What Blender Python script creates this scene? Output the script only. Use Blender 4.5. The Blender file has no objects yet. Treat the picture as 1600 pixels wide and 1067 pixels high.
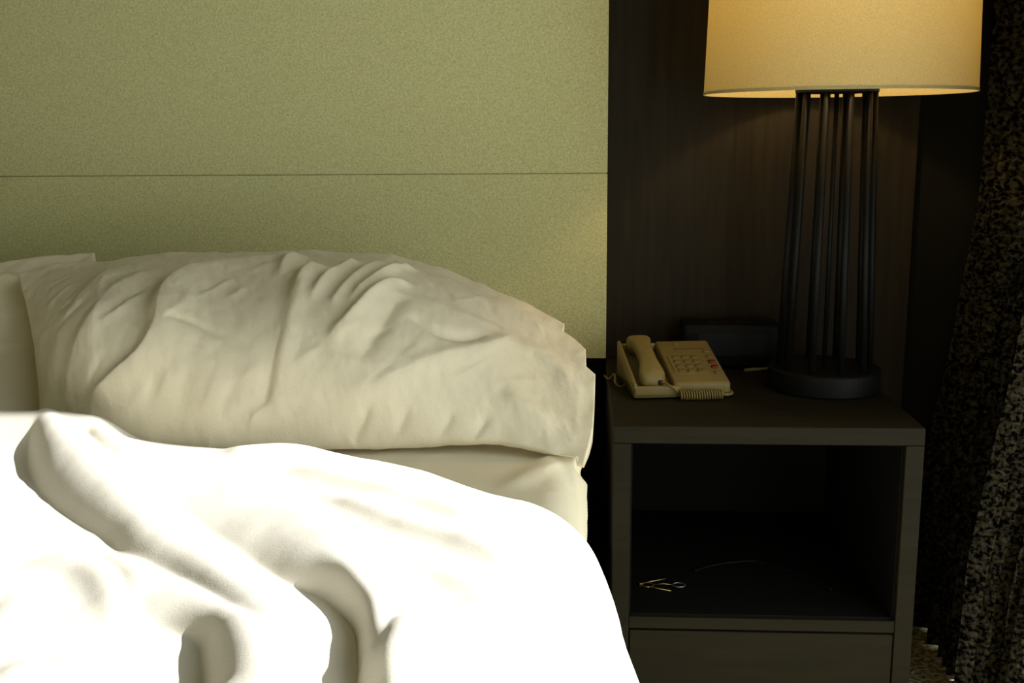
import bpy, bmesh, math, random
import numpy as np
from mathutils import Vector, Matrix

random.seed(7)
scene = bpy.context.scene
C = scene.collection
R = math.radians

# ------------------------------------------------------------------ camera
F_PX, IW, IH = 1700.0, 1600.0, 1067.0
CAM = Vector((0.0, -2.42, 1.10))
YAW, PITCH, ROLL = R(3.5), R(10.9), R(0.45)
cam_d = bpy.data.cameras.new('camera')
cam_d.sensor_width = 36.0
cam_d.lens = F_PX / IW * 36.0
cam_d.clip_start = 0.02
cam = bpy.data.objects.new('camera', cam_d)
C.objects.link(cam)
CAM_ROT = (Matrix.Rotation(YAW, 3, 'Z') @ Matrix.Rotation(math.pi / 2 - PITCH, 3, 'X') @ Matrix.Rotation(-ROLL, 3, 'Z'))
cam.matrix_world = Matrix.Translation(CAM) @ CAM_ROT.to_4x4()
scene.camera = cam

# ------------------------------------------------------------------ colour management, sky, sun
vs = scene.view_settings
vs.view_transform = 'Standard'
vs.look = 'None'
vs.exposure = 0.95
vs.gamma = 1.0
vs.use_curve_mapping = False
scene.cycles.use_denoising = True
scene.cycles.max_bounces = 10
scene.cycles.diffuse_bounces = 6
scene.cycles.sample_clamp_indirect = 6.0
scene.cycles.caustics_reflective = False
scene.cycles.caustics_refractive = False

world = bpy.data.worlds.new('sky')
scene.world = world
world.use_nodes = True
wn = world.node_tree.nodes
wn['Background'].inputs['Color'].default_value = (0.90, 0.97, 0.92, 1)
wn['Background'].inputs['Strength'].default_value = 1.4

SUN_EL = R(36)
sun_d = bpy.data.lights.new('sun', 'SUN')
sun_d.energy = 3.75
sun_d.angle = R(0.6)
sun_d.color = (1.0, 0.985, 0.94)
sun = bpy.data.objects.new('sun', sun_d)
C.objects.link(sun)
sun.location = (3, -1.2, 3)
sun.rotation_euler = Vector((-math.cos(SUN_EL), 0.0, -math.sin(SUN_EL))).to_track_quat('-Z', 'Y').to_euler()


# ------------------------------------------------------------------ pixel -> place
def ray(px, py):
    v = CAM_ROT @ Vector(((px - IW / 2) / F_PX, -(py - IH / 2) / F_PX, -1.0))
    return v


def on_plane(px, py, p0, n):
    d = ray(px, py)
    n = Vector(n)
    t = (Vector(p0) - CAM).dot(n) / d.dot(n)
    return CAM + d * t


def on_z(px, py, z):
    return on_plane(px, py, (0, 0, z), (0, 0, 1))


def on_y(px, py, y):
    return on_plane(px, py, (0, y, 0), (0, 1, 0))


# ------------------------------------------------------------------ materials
def srgb(r, g, b):
    f = lambda c: (c / 255 / 12.92) if c / 255 <= 0.04045 else ((c / 255 + 0.055) / 1.055) ** 2.4
    return (f(r), f(g), f(b), 1)


def new_mat(name):
    m = bpy.data.materials.new(name)
    m.use_nodes = True
    nt = m.node_tree
    return m, nt, nt.nodes, nt.links, nt.nodes['Principled BSDF']


def simple_mat(name, col, rough=0.6, metal=0.0, spec=0.5, var=0.12, scale=30.0, bump=0.0, bscale=200.0):
    """plain colour with a little noise variation and optional fine relief"""
    m, nt, N, L, b = new_mat(name)
    tc = N.new('ShaderNodeTexCoord')
    nz = N.new('ShaderNodeTexNoise')
    nz.inputs['Scale'].default_value = scale
    nz.inputs['Detail'].default_value = 4
    L.new(tc.outputs['Object'], nz.inputs['Vector'])
    cr = N.new('ShaderNodeValToRGB')
    cr.color_ramp.elements[0].position = 0.3
    cr.color_ramp.elements[1].position = 0.7
    cr.color_ramp.elements[0].color = (col[0] * (1 - var), col[1] * (1 - var), col[2] * (1 - var), 1)
    cr.color_ramp.elements[1].color = (min(1, col[0] * (1 + var)), min(1, col[1] * (1 + var)), min(1, col[2] * (1 + var)), 1)
    L.new(nz.outputs['Fac'], cr.inputs['Fac'])
    L.new(cr.outputs['Color'], b.inputs['Base Color'])
    b.inputs['Roughness'].default_value = rough
    b.inputs['Metallic'].default_value = metal
    b.inputs['Specular IOR Level'].default_value = spec
    if bump > 0:
        n2 = N.new('ShaderNodeTexNoise')
        n2.inputs['Scale'].default_value = bscale
        n2.inputs['Detail'].default_value = 3
        L.new(tc.outputs['Object'], n2.inputs['Vector'])
        bp = N.new('ShaderNodeBump')
        bp.inputs['Strength'].default_value = bump
        bp.inputs['Distance'].default_value = 0.002
        L.new(n2.outputs['Fac'], bp.inputs['Height'])
        L.new(bp.outputs['Normal'], b.inputs['Normal'])
    return m


def stretch_mat(name, c0, c1, stretch, scale, rough=0.5, spec=0.5, p0=0.3, p1=0.7, bump=0.15, detail=6, bdist=0.002):
    """two colours mixed by a noise that is stretched along one axis: wood grain, tweed flecks"""
    m, nt, N, L, b = new_mat(name)
    tc = N.new('ShaderNodeTexCoord')
    mp = N.new('ShaderNodeMapping')
    mp.inputs['Scale'].default_value = stretch
    L.new(tc.outputs['Object'], mp.inputs['Vector'])
    nz = N.new('ShaderNodeTexNoise')
    nz.inputs['Scale'].default_value = scale
    nz.inputs['Detail'].default_value = detail
    nz.inputs['Distortion'].default_value = 0.4
    L.new(mp.outputs['Vector'], nz.inputs['Vector'])
    cr = N.new('ShaderNodeValToRGB')
    cr.color_ramp.elements[0].position = p0
    cr.color_ramp.elements[1].position = p1
    cr.color_ramp.elements[0].color = c0
    cr.color_ramp.elements[1].color = c1
    L.new(nz.outputs['Fac'], cr.inputs['Fac'])
    L.new(cr.outputs['Color'], b.inputs['Base Color'])
    b.inputs['Roughness'].default_value = rough
    b.inputs['Specular IOR Level'].default_value = spec
    bp = N.new('ShaderNodeBump')
    bp.inputs['Strength'].default_value = bump
    bp.inputs['Distance'].default_value = bdist
    L.new(nz.outputs['Fac'], bp.inputs['Height'])
    L.new(bp.outputs['Normal'], b.inputs['Normal'])
    return m


def linen_mat(name, col, bump=0.25, sheen=0.1):
    m, nt, N, L, b = new_mat(name)
    tc = N.new('ShaderNodeTexCoord')
    nz = N.new('ShaderNodeTexNoise')
    nz.inputs['Scale'].default_value = 420
    nz.inputs['Detail'].default_value = 3
    L.new(tc.outputs['Object'], nz.inputs['Vector'])
    n2 = N.new('ShaderNodeTexNoise')
    n2.inputs['Scale'].default_value = 38
    n2.inputs['Detail'].default_value = 5
    L.new(tc.outputs['Object'], n2.inputs['Vector'])
    cr = N.new('ShaderNodeValToRGB')
    cr.color_ramp.elements[0].position = 0.25
    cr.color_ramp.elements[1].position = 0.75
    cr.color_ramp.elements[0].color = (col[0] * 0.95, col[1] * 0.945, col[2] * 0.93, 1)
    cr.color_ramp.elements[1].color = col
    L.new(nz.outputs['Fac'], cr.inputs['Fac'])
    L.new(cr.outputs['Color'], b.inputs['Base Color'])
    b.inputs['Roughness'].default_value = 0.9
    b.inputs['Specular IOR Level'].default_value = 0.15
    b.inputs['Sheen Weight'].default_value = sheen
    ad = N.new('ShaderNodeMath')
    ad.operation = 'MULTIPLY_ADD'
    ad.inputs[1].default_value = 2.2
    L.new(n2.outputs['Fac'], ad.inputs[0])
    L.new(nz.outputs['Fac'], ad.inputs[2])
    bp = N.new('ShaderNodeBump')
    bp.inputs['Strength'].default_value = bump
    bp.inputs['Distance'].default_value = 0.0022
    L.new(ad.outputs[0], bp.inputs['Height'])
    L.new(bp.outputs['Normal'], b.inputs['Normal'])
    return m


def weave_mat(name, col, var=0.10, scale=260.0, bump=0.3):
    """upholstery weave: fine crossed threads with flecks"""
    m, nt, N, L, b = new_mat(name)
    tc = N.new('ShaderNodeTexCoord')
    outs = []
    for st in ((1.0, 1.0, 0.6), (0.6, 1.0, 1.0)):
        mp = N.new('ShaderNodeMapping')
        mp.inputs['Scale'].default_value = st
        L.new(tc.outputs['Object'], mp.inputs['Vector'])
        nz = N.new('ShaderNodeTexNoise')
        nz.inputs['Scale'].default_value = scale
        nz.inputs['Detail'].default_value = 3
        L.new(mp.outputs['Vector'], nz.inputs['Vector'])
        outs.append(nz)
    ad = N.new('ShaderNodeMath')
    ad.operation = 'ADD'
    L.new(outs[0].outputs['Fac'], ad.inputs[0])
    L.new(outs[1].outputs['Fac'], ad.inputs[1])
    mr = N.new('ShaderNodeMapRange')
    mr.inputs['From Min'].default_value = 0.7
    mr.inputs['From Max'].default_value = 1.3
    L.new(ad.outputs[0], mr.inputs['Value'])
    cr = N.new('ShaderNodeValToRGB')
    cr.color_ramp.elements[0].color = (col[0] * (1 - var), col[1] * (1 - var), col[2] * (1 - var * 1.2), 1)
    cr.color_ramp.elements[1].color = (min(1, col[0] * (1 + var)), min(1, col[1] * (1 + var)), min(1, col[2] * (1 + var)), 1)
    L.new(mr.outputs['Result'], cr.inputs['Fac'])
    L.new(cr.outputs['Color'], b.inputs['Base Color'])
    b.inputs['Roughness'].default_value = 0.95
    b.inputs['Specular IOR Level'].default_value = 0.1
    bp = N.new('ShaderNodeBump')
    bp.inputs['Strength'].default_value = bump
    bp.inputs['Distance'].default_value = 0.001
    L.new(mr.outputs['Result'], bp.inputs['Height'])
    L.new(bp.outputs['Normal'], b.inputs['Normal'])
    return m


M = {}
M['wall'] = simple_mat('painted plaster', srgb(165, 158, 116), 0.9, var=0.04, scale=8, bump=0.1)
M['dark_wall'] = simple_mat('dark painted plaster', srgb(20, 20, 17), 0.9, var=0.05, scale=8, spec=0.1)
M['ceiling'] = simple_mat('ceiling plaster', srgb(92, 89, 66), 0.9, var=0.03, scale=8)
M['carpet'] = stretch_mat('knotted carpet', srgb(150, 138, 106), srgb(238, 224, 190), (1, 1, 1), 90, 0.95, 0.05, 0.4, 0.62, 0.9, 4, 0.01)
M['headboard'] = weave_mat('olive cream upholstery', srgb(188, 186, 140), var=0.2, scale=330.0)
M['linen'] = linen_mat('white pillow cotton', srgb(232, 222, 198))
M['sheet'] = linen_mat('white sheet cotton', srgb(236, 228, 204), bump=0.15)
M['duvet'] = linen_mat('white duvet cotton', srgb(240, 235, 224), bump=0.12)
M['wood'] = stretch_mat('dark walnut wall veneer', srgb(24, 20, 11), srgb(39, 32, 18), (6, 6, 0.35), 12, 0.6, 0.15, 0.3, 0.75, 0.08)
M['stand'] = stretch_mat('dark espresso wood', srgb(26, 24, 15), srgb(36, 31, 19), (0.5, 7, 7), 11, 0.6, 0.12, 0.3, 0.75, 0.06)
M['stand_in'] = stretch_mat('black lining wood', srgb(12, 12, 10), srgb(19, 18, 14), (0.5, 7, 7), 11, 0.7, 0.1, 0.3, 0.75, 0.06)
M['black_metal'] = simple_mat('black painted metal', srgb(7, 8, 7), 0.55, 0.0, 0.2, 0.08, 60)
M['black_plastic'] = simple_mat('black plastic', srgb(6, 7, 7), 0.6, 0.0, 0.15, 0.08, 60)
M['phone'] = simple_mat('aged beige plastic', srgb(126, 109, 62), 0.5, 0.0, 0.35, 0.07, 90, 0.1, 500)
M['phone_key'] = simple_mat('beige key plastic', srgb(108, 91, 51), 0.5, 0.0, 0.3, 0.06, 90)
M['phone_dark'] = simple_mat('dark slot', srgb(40, 32, 18), 0.7, 0.0, 0.2, 0.05, 60)
M['red'] = simple_mat('dull red plastic', srgb(110, 26, 10), 0.4, 0.0, 0.4, 0.08, 80)
M['pen'] = simple_mat('pale green plastic', srgb(120, 120, 80), 0.35, 0.0, 0.5, 0.05, 80)
M['grey_metal'] = simple_mat('satin grey metal', srgb(150, 150, 145), 0.35, 0.9, 0.5, 0.05, 80)
M['gold'] = simple_mat('gold toned metal', srgb(170, 150, 95), 0.35, 1.0, 0.5, 0.06, 80)
M['base'] = simple_mat('dark bed base cloth', srgb(14, 14, 12), 0.95, 0.0, 0.05, 0.08, 60)
M['curtain'] = stretch_mat('flecked tweed curtain', srgb(5, 5, 5), srgb(100, 93, 72), (1.0, 0.45, 1.0), 120, 0.95, 0.05, 0.42, 0.78, 1.0, 4, 0.008)
nt = M['curtain'].node_tree          # coarse open weave: some light comes through the cloth
_b = nt.nodes['Principled BSDF']
_t = nt.nodes.new('ShaderNodeBsdfTranslucent')
_m = nt.nodes.new('ShaderNodeMixShader')
_m.inputs['Fac'].default_value = 0.5
nt.links.new(_b.inputs['Base Color'].links[0].from_socket, _t.inputs['Color'])
nt.links.new(_b.outputs[0], _m.inputs[1])
nt.links.new(_t.outputs[0], _m.inputs[2])
nt.links.new(_m.outputs[0], nt.nodes['Material Output'].inputs['Surface'])
M['alu'] = simple_mat('grey window metal', srgb(90, 92, 92), 0.4, 0.6, 0.5, 0.05, 60)

# lamp shade: linen that lets warm light through
m, nt, N, L, b = new_mat('cream linen shade')
tc = N.new('ShaderNodeTexCoord')
nz = N.new('ShaderNodeTexNoise')
nz.inputs['Scale'].default_value = 600
nz.inputs['Detail'].default_value = 3
mp = N.new('ShaderNodeMapping')
mp.inputs['Scale'].default_value = (1, 1, 0.7)
L.new(tc.outputs['Object'], mp.inputs['Vector'])
L.new(mp.outputs['Vector'], nz.inputs['Vector'])
cr = N.new('ShaderNodeValToRGB')
cr.color_ramp.elements[0].position = 0.3
cr.color_ramp.elements[1].position = 0.7
cr.color_ramp.elements[0].color = srgb(196, 184, 138)
cr.color_ramp.elements[1].color = srgb(216, 207, 164)
L.new(nz.outputs['Fac'], cr.inputs['Fac'])
df = N.new('ShaderNodeBsdfDiffuse')
tl = N.new('ShaderNodeBsdfTranslucent')
mx = N.new('ShaderNodeMixShader')
mx.inputs['Fac'].default_value = 0.5
L.new(cr.outputs['Color'], df.inputs['Color'])
L.new(cr.outputs['Color'], tl.inputs['Color'])
L.new(df.outputs[0], mx.inputs[1])
L.new(tl.outputs[0], mx.inputs[2])
L.new(mx.outputs[0], N['Material Output'].inputs['Surface'])
M['shade'] = m
m, nt, N, L, b = new_mat('glowing bulb glass')
b.inputs['Base Color'].default_value = (1, 0.85, 0.6, 1)
b.inputs['Emission Color'].default_value = (1.0, 0.62, 0.26, 1)
b.inputs['Emission Strength'].default_value = 12
M['bulb'] = m


# ------------------------------------------------------------------ mesh helpers
def obj(name, me, mat, parent=None, smooth=False):
    if isinstance(me, bmesh.types.BMesh):
        bm = me
        bmesh.ops.recalc_face_normals(bm, faces=bm.faces)
        me = bpy.data.meshes.new(name)
        bm.to_mesh(me)
        bm.free()
    me.materials.clear()
    me.materials.append(M[mat])
    if smooth:
        for p in me.polygons:
            p.use_smooth = True
    o = bpy.data.objects.new(name, me)
    C.objects.link(o)
    if parent:
        o.parent = parent
    return o


def thing(name, label, cat, loc=(0, 0, 0), rz=0.0, group=None):
    o = bpy.data.objects.new(name, None)
    o.empty_display_size = 0.05
    C.objects.link(o)
    o.location = loc
    o.rotation_euler = (0, 0, rz)
    o['label'] = label
    o['category'] = cat
    if group:
        o['group'] = group
    return o


def tag(o, label, cat, group=None):
    o['label'] = label
    o['category'] = cat
    if group:
        o['group'] = group
    return o


def struct(name, bm, mat, label, parent=None):
    o = obj(name, bm, mat, parent)
    if parent is None:
        o['kind'] = 'structure'
        o['label'] = label
    return o


def box(bm, x0, x1, y0, y1, z0, z1, bev=0.0, seg=2):
    ret = bmesh.ops.create_cube(bm, size=1.0)
    vsn = ret['verts']
    for v in vsn:
        v.co = Vector((x0 + (v.co.x + 0.5) * (x1 - x0), y0 + (v.co.y + 0.5) * (y1 - y0), z0 + (v.co.z + 0.5) * (z1 - z0)))
    if bev > 0:
        es = list({e for v in vsn for e in v.link_edges})
        bmesh.ops.bevel(bm, geom=es, offset=bev, segments=seg, affect='EDGES', profile=0.5)
    return bm


def bx(*a, **k):
    return box(bmesh.new(), *a, **k)


def lathe(bm, prof, n=48, cx=0, cy=0, closed=False):
    rings = []
    for r, z in prof:
        if r < 1e-6:
            rings.append([bm.verts.new((cx, cy, z))])
        else:
            rings.append([bm.verts.new((cx + r * math.cos(2 * math.pi * i / n), cy + r * math.sin(2 * math.pi * i / n), z)) for i in range(n)])
    pairs = list(zip(rings, rings[1:]))
    if closed:
        pairs.append((rings[-1], rings[0]))
    for a, c in pairs:
        for i in range(n):
            j = (i + 1) % n
            if len(a) == 1 and len(c) == 1:
                continue
            if len(a) == 1:
                bm.faces.new((a[0], c[i], c[j]))
            elif len(c) == 1:
                bm.faces.new((a[i], c[0], a[j]))
            else:
                bm.faces.new((a[i], c[i], c[j], a[j]))
    return bm


def tube(bm, pts, r, n=10, caps=True):
    pts = [Vector(p) for p in pts]
    rs = r if isinstance(r, (list, tuple)) else [r] * len(pts)
    rings = []
    up = Vector((0, 0, 1))
    prev = None
    for i, p in enumerate(pts):
        d = (pts[min(i + 1, len(pts) - 1)] - pts[max(i - 1, 0)]).normalized()
        if prev is None:
            a = d.cross(up)
            if a.length < 1e-3:
                a = d.cross(Vector((1, 0, 0)))
            a.normalize()
        else:
            a = (prev - d * prev.dot(d)).normalized()
        prev = a
        c = d.cross(a)
        rings.append([bm.verts.new(p + (a * math.cos(2 * math.pi * k / n) + c * math.sin(2 * math.pi * k / n)) * rs[i]) for k in range(n)])
    for a, c in zip(rings, rings[1:]):
        for k in range(n):
            bm.faces.new((a[k], a[(k + 1) % n], c[(k + 1) % n], c[k]))
    if caps:
        bm.faces.new(rings[0])
        bm.faces.new(rings[-1])
    return bm


def loft(bm, sections, caps=True):
    """sections: lists of points of equal length"""
    rings = [[bm.verts.new(p) for p in s] for s in sections]
    n = len(rings[0])
    for a, c in zip(rings, rings[1:]):
        for k in range(n):
            bm.faces.new((a[k], a[(k + 1) % n], c[(k + 1) % n], c[k]))
    if caps:
        bm.faces.new(rings[0])
        bm.faces.new(rings[-1])
    return bm


def grid_mesh(name, P, close=False):
    """P: array (ny, nx, 3)"""
    ny, nx, _ = P.shape
    idx = np.arange(ny * nx).reshape(ny, nx)
    q = np.stack([idx[:-1, :-1], idx[:-1, 1:], idx[1:, 1:], idx[1:, :-1]], -1).reshape(-1, 4)
    me = bpy.data.meshes.new(name)
    me.from_pydata(P.reshape(-1, 3).tolist(), [], q.tolist())
    me.update()
    return me


# ---- cloth relief helpers (all in metres on the cloth)
_rng = np.random.RandomState(11)
_perm = _rng.rand(256, 256)


def vnoise(x, y):
    xi = np.floor(x).astype(int)
    yi = np.floor(y).astype(int)
    fx = x - xi
    fy = y - yi
    fx = fx * fx * fx * (fx * (fx * 6 - 15) + 10)
    fy = fy * fy * fy * (fy * (fy * 6 - 15) + 10)
    g = lambda i, j: _perm[i % 256, j % 256]
    a = g(xi, yi) * (1 - fx) + g(xi + 1, yi) * fx
    c = g(xi, yi + 1) * (1 - fx) + g(xi + 1, yi + 1) * fx
    return (a * (1 - fy) + c * fy) * 2 - 1


def fbm(x, y, oct=4):
    s, a = 0, 1.0
    for k in range(oct):
        s = s + a * vnoise(x * 2 ** k + 17.3 * k, y * 2 ** k + 5.1 * k)
        a *= 0.5
    return s


def resample(poly, n=40):
    """smooth (Catmull-Rom) resampling of a polyline"""
    p = np.array(poly, float)
    p = np.vstack([2 * p[0] - p[1], p, 2 * p[-1] - p[-2]])
    m = len(p) - 3
    out = []
    for t in np.linspace(0, m - 1e-6, n):
        i = int(t)
        f = t - i
        a, c, d, e = p[i], p[i + 1], p[i + 2], p[i + 3]
        out.append(0.5 * ((2 * c) + (-a + d) * f + (2 * a - 5 * c + 4 * d - e) * f * f + (-a + 3 * c - 3 * d + e) * f ** 3))
    return np.array(out)


def ridge(X, Y, poly, h, w_left, w_right, fade=(0.1, 0.1), pw=1.6):
    """height of a cloth fold along poly; h = (start, end) or list; w_left on the left of its direction"""
    pl = resample(poly)
    best = np.full(X.shape, 1e9)
    sgn = np.ones(X.shape)
    par = np.zeros(X.shape)
    n = len(pl) - 1
    for i in range(n):
        ax, ay = pl[i]
        dx, dy = pl[i + 1] - pl[i]
        l2 = dx * dx + dy * dy + 1e-12
        t = np.clip(((X - ax) * dx + (Y - ay) * dy) / l2, 0, 1)
        ex = X - (ax + t * dx)
        ey = Y - (ay + t * dy)
        d = np.hypot(ex, ey)
        mk = d < best
        best = np.where(mk, d, best)
        sgn = np.where(mk, np.sign(dx * ey - dy * ex), sgn)
        par = np.where(mk, (i + t) / n, par)
    w = np.where(sgn > 0, w_left, w_right)
    hh = np.interp(par, np.linspace(0, 1, len(h)), h)
    end = np.clip(par / max(fade[0], 1e-4), 0, 1) * np.clip((1 - par) / max(fade[1], 1e-4), 0, 1)
    end = end * end * (3 - 2 * end)
    return hh * end * np.exp(-(best / w) ** pw)


def _near(X, Y, poly):
    pl = resample(poly, 60)
    best = np.full(X.shape, 1e9)
    sgn = np.ones(X.shape)
    par = np.zeros(X.shape)
    n = len(pl) - 1
    for i in range(n):
        ax, ay = pl[i]
        dx, dy = pl[i + 1] - pl[i]
        l2 = dx * dx + dy * dy + 1e-12
        t = np.clip(((X - ax) * dx + (Y - ay) * dy) / l2, 0, 1)
        ex = X - (ax + t * dx)
        ey = Y - (ay + t * dy)
        d = np.hypot(ex, ey)
        mk = d < best
        best = np.where(mk, d, best)
        sgn = np.where(mk, np.sign(dx * ey - dy * ex), sgn)
        par = np.where(mk, (i + t) / n, par)
    return best, sgn, par


def roll(X, Y, crest, crease, h, w_sun, fade=(0.05, 0.05)):
    """a rolled fold: gentle on the left of the crest line, rounding down to a sharp crease on its right"""
    d1, s1, p1 = _near(X, Y, crest)
    d2, s2, p2 = _near(X, Y, crease)
    t = d1 / (d1 + d2 + 1e-9)
    lee = np.where(s2 > 0, 1 - t ** 2.2, 0.0)
    sunny = np.exp(-(d1 / w_sun) ** 1.6)
    pr = np.where(s1 > 0, sunny, lee)
    hh = np.interp(p1, np.linspace(0, 1, len(h)), h)
    end = np.clip(p1 / max(fade[0], 1e-4), 0, 1) * np.clip((1 - p1) / max(fade[1], 1e-4), 0, 1)
    end = end * end * (3 - 2 * end)
    return hh * end * pr


# ================================================================== THE ROOM
WALL_R = 1.0
X_L, Y_F, Z_C = -3.2, -4.6, 2.55
bm = bx(X_L, WALL_R, Y_F, 0.0, -0.08, 0.0)
struct('floor', bm, 'carpet', 'knotted brown carpet floor beside the bed')
bm = bx(X_L, WALL_R, Y_F, 0.0, Z_C, Z_C + 0.08)
struct('ceiling', bm, 'ceiling', 'plain plaster ceiling over the room')
bm = bx(X_L, WALL_R + 0.14, 0.0, 0.12, -0.08, Z_C + 0.08)
struct('wall_back', bm, 'dark_wall', 'dark wall behind the bed and nightstand')
bm = bx(X_L - 0.12, X_L, Y_F, 0.12, -0.08, Z_C + 0.08)
struct('wall_left', bm, 'wall', 'beige plaster wall at the left of the room')
bm = bx(X_L - 0.12, WALL_R + 0.14, Y_F - 0.12, Y_F, -0.08, Z_C + 0.08)
struct('wall_front', bm, 'wall', 'beige plaster wall opposite the bed')
# right wall with the window the sun comes through
WY0, WY1, WZ0, WZ1 = -4.35, -0.28, 0.12, 2.42
bm = bmesh.new()
box(bm, WALL_R, WALL_R + 0.14, WY1, 0.0, -0.08, Z_C + 0.08)
box(bm, WALL_R, WALL_R + 0.14, Y_F, WY0, -0.08, Z_C + 0.08)
box(bm, WALL_R, WALL_R + 0.14, WY0, WY1, -0.08, WZ0)
box(bm, WALL_R, WALL_R + 0.14, WY0, WY1, WZ1, Z_C + 0.08)
struct('wall_right', bm, 'wall', 'wall with the window at the right of the room')
bm = bmesh.new()
t_ = 0.035
box(bm, WALL_R + 0.05, WALL_R + 0.10, WY0, WY1, WZ0, WZ0 + t_)
box(bm, WALL_R + 0.05, WALL_R + 0.10, WY0, WY1, WZ1 - t_, WZ1)
box(bm, WALL_R + 0.05, WALL_R + 0.10, WY0, WY0 + t_, WZ0 + t_, WZ1 - t_)
box(bm, WALL_R + 0.05, WALL_R + 0.10, WY1 - t_, WY1, WZ0 + t_, WZ1 - t_)
struct('window_1', bm, 'alu', 'grey metal window frame in the right wall')
pd = bpy.data.lights.new('window_portal', 'AREA')
pd.shape = 'RECTANGLE'
pd.size = WZ1 - WZ0
pd.size_y = WY1 - WY0
pd.cycles.is_portal = True
po = bpy.data.objects.new('window_portal', pd)
C.objects.link(po)
po.location = (WALL_R + 0.03, (WY0 + WY1) / 2, (WZ0 + WZ1) / 2)
po.rotation_euler = (0, R(90), 0)

# ------------------------------------------------------------------ wood veneer panel behind the nightstand
HB_Y = -0.06                       # headboard face
hbx = on_y(949, 300, HB_Y).x       # its right edge
pan_r = on_y(1428, 330, -0.02).x
wp = thing('wall_panel', 'dark walnut veneer wall panel behind the lamp and telephone', 'wall panel', (hbx, 0, 0))
obj('veneer_board', bx(0.0, pan_r - hbx, -0.02, -0.001, 0.08, 2.5, bev=0.0015), 'wood', wp)
obj('skirting_board', bx(0.0, pan_r - hbx, -0.026, -0.001, 0.0, 0.079, bev=0.002), 'stand', wp)

# ------------------------------------------------------------------ headboard: two upholstered panels
hb = thing('headboard', 'tall olive cream upholstered headboard with one horizontal seam behind the pillows', 'headboard', (hbx, 0, 0))
zs = on_y(700, 272, HB_Y).z
HB_L = -2.35
up_ = obj('upper_panel', bx(HB_L, 0, HB_Y, -0.001, zs + 0.0003, 1.75, bev=0.0025, seg=3), 'headboard', hb, True)
lo_ = obj('lower_panel', bx(HB_L, 0, HB_Y, -0.001, 0.607, zs - 0.0003, bev=0.0025, seg=3), 'headboard', hb, True)
obj('base_board', bx(HB_L, -0.004, -0.035, -0.001, 0.02, 0.603, bev=0.002), 'base', hb)

# ================================================================== BED
MZ = 0.60                          # mattress top
BX0, BX1 = -2.05, 0.0
BY0, BY1 = -2.12, -0.065
bed = thing('bed', 'wide bed with white fitted sheet on its mattress', 'bed', ((BX0 + BX1) / 2, (BY0 + BY1) / 2, 0))
bl = bed.location


def bobj(name, bm, mat, smooth=False, parent=bed):
    o = obj(name, bm, mat, parent, smooth)
    o.matrix_parent_inverse = Matrix.Translation(-Vector(bl)) if parent is bed else Matrix()
    return o


bobj('box_spring', bx(BX0 + 0.01, BX1 - 0.035, BY0 + 0.01, BY1 - 0.005, 0.12, 0.34, bev=0.015), 'base')
for lx in (BX0 + 0.12, BX1 - 0.15):
    for ly in (BY0 + 0.12, BY1 - 0.12):
        bobj('leg', lathe(bmesh.new(), [(0, 0), (0.025, 0), (0.032, 0.12), (0, 0.12)], 16, lx, ly), 'black_metal', True)

# mattress with its fitted sheet: rounded slab whose right side and corner carry the sheet's folds
nx, ny = 220, 240
edge_r = 0.05
prof = []                          # across the bed: flat top, rounded edge, side
s_flat = np.linspace(BX0 + edge_r, BX1 - edge_r, 150)
ang = np.linspace(0, math.pi / 2, 22)[1:]
zside = np.linspace(MZ - edge_r, 0.345, 60)[1:]
one = np.ones(len(zside))
px_ = np.concatenate([BX0 * one, BX0 + edge_r - edge_r * np.sin(ang[::-1]), s_flat, BX1 - edge_r + edge_r * np.sin(ang), BX1 * one])
pz_ = np.concatenate([zside[::-1], MZ - edge_r + edge_r * np.cos(ang[::-1]), np.full(len(s_flat), MZ), MZ - edge_r + edge_r * np.cos(ang), zside])
nx_ = np.concatenate([-one, -np.sin(ang[::-1]), 0 * s_flat, np.sin(ang), one])
nz_ = np.concatenate([0 * one, np.cos(ang[::-1]), np.ones(len(s_flat)), np.cos(ang), 0 * one])
arc = np.concatenate([[0], np.cumsum(np.hypot(np.diff(px_), np.diff(pz_)))])
arc = arc - np.interp(BX1 - edge_r, px_[90:-70], arc[90:-70]) + BX1 - edge_r
ty = np.concatenate([np.linspace(BY0, -1.1, 60, endpoint=False), np.linspace(-1.1, -0.6, 160, endpoint=False), np.linspace(-0.6, BY1 - 0.005, 60)])
S, T = np.meshgrid(arc, ty)
PX, PZ = np.meshgrid(px_, ty)[0], np.meshgrid(pz_, ty)[0]
NX, NZ = np.meshgrid(nx_, ty)[0], np.meshgrid(nz_, ty)[0]
H = 0.0012 * fbm(S * 9, T * 9) + 0.0006 * fbm(S * 40, T * 40, 2)
sfold = lambda pts: [(p[0], p[1]) for p in pts]
H += ridge(S, T, [(0.015, -0.70), (-0.03, -0.80), (-0.075, -0.90), (-0.11, -0.97)], [0.016, 0.014, 0.006], 0.012, 0.02, (0.1, 0.3))
H += ridge(S, T, [(-0.02, -0.69), (0.03, -0.78), (0.10, -0.86), (0.2, -0.9)], [0.012, 0.016, 0.014], 0.016, 0.012, (0.2, 0.1))
H += ridge(S, T, [(0.03, -0.70), (0.08, -0.74), (0.2, -0.76)], [0.018, 0.012], 0.02, 0.02, (0.2, 0.2))
H -= ridge(S, T, [(-0.06, -0.72), (0.0, -0.745), (0.05, -0.76)], [0.016, 0.02], 0.012, 0.012, (0.2, 0.2))
H = np.where(NZ > 0.7, np.minimum(H, 0.008), H)
P = np.stack([PX + NX * H, T, PZ + NZ * H], -1)
msh = grid_mesh('fitted_sheet', P)
bmm = bmesh.new()
bmm.from_mesh(msh)
bmm.verts.ensure_lookup_table()
nyy, nxx = P.shape[:2]
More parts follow.
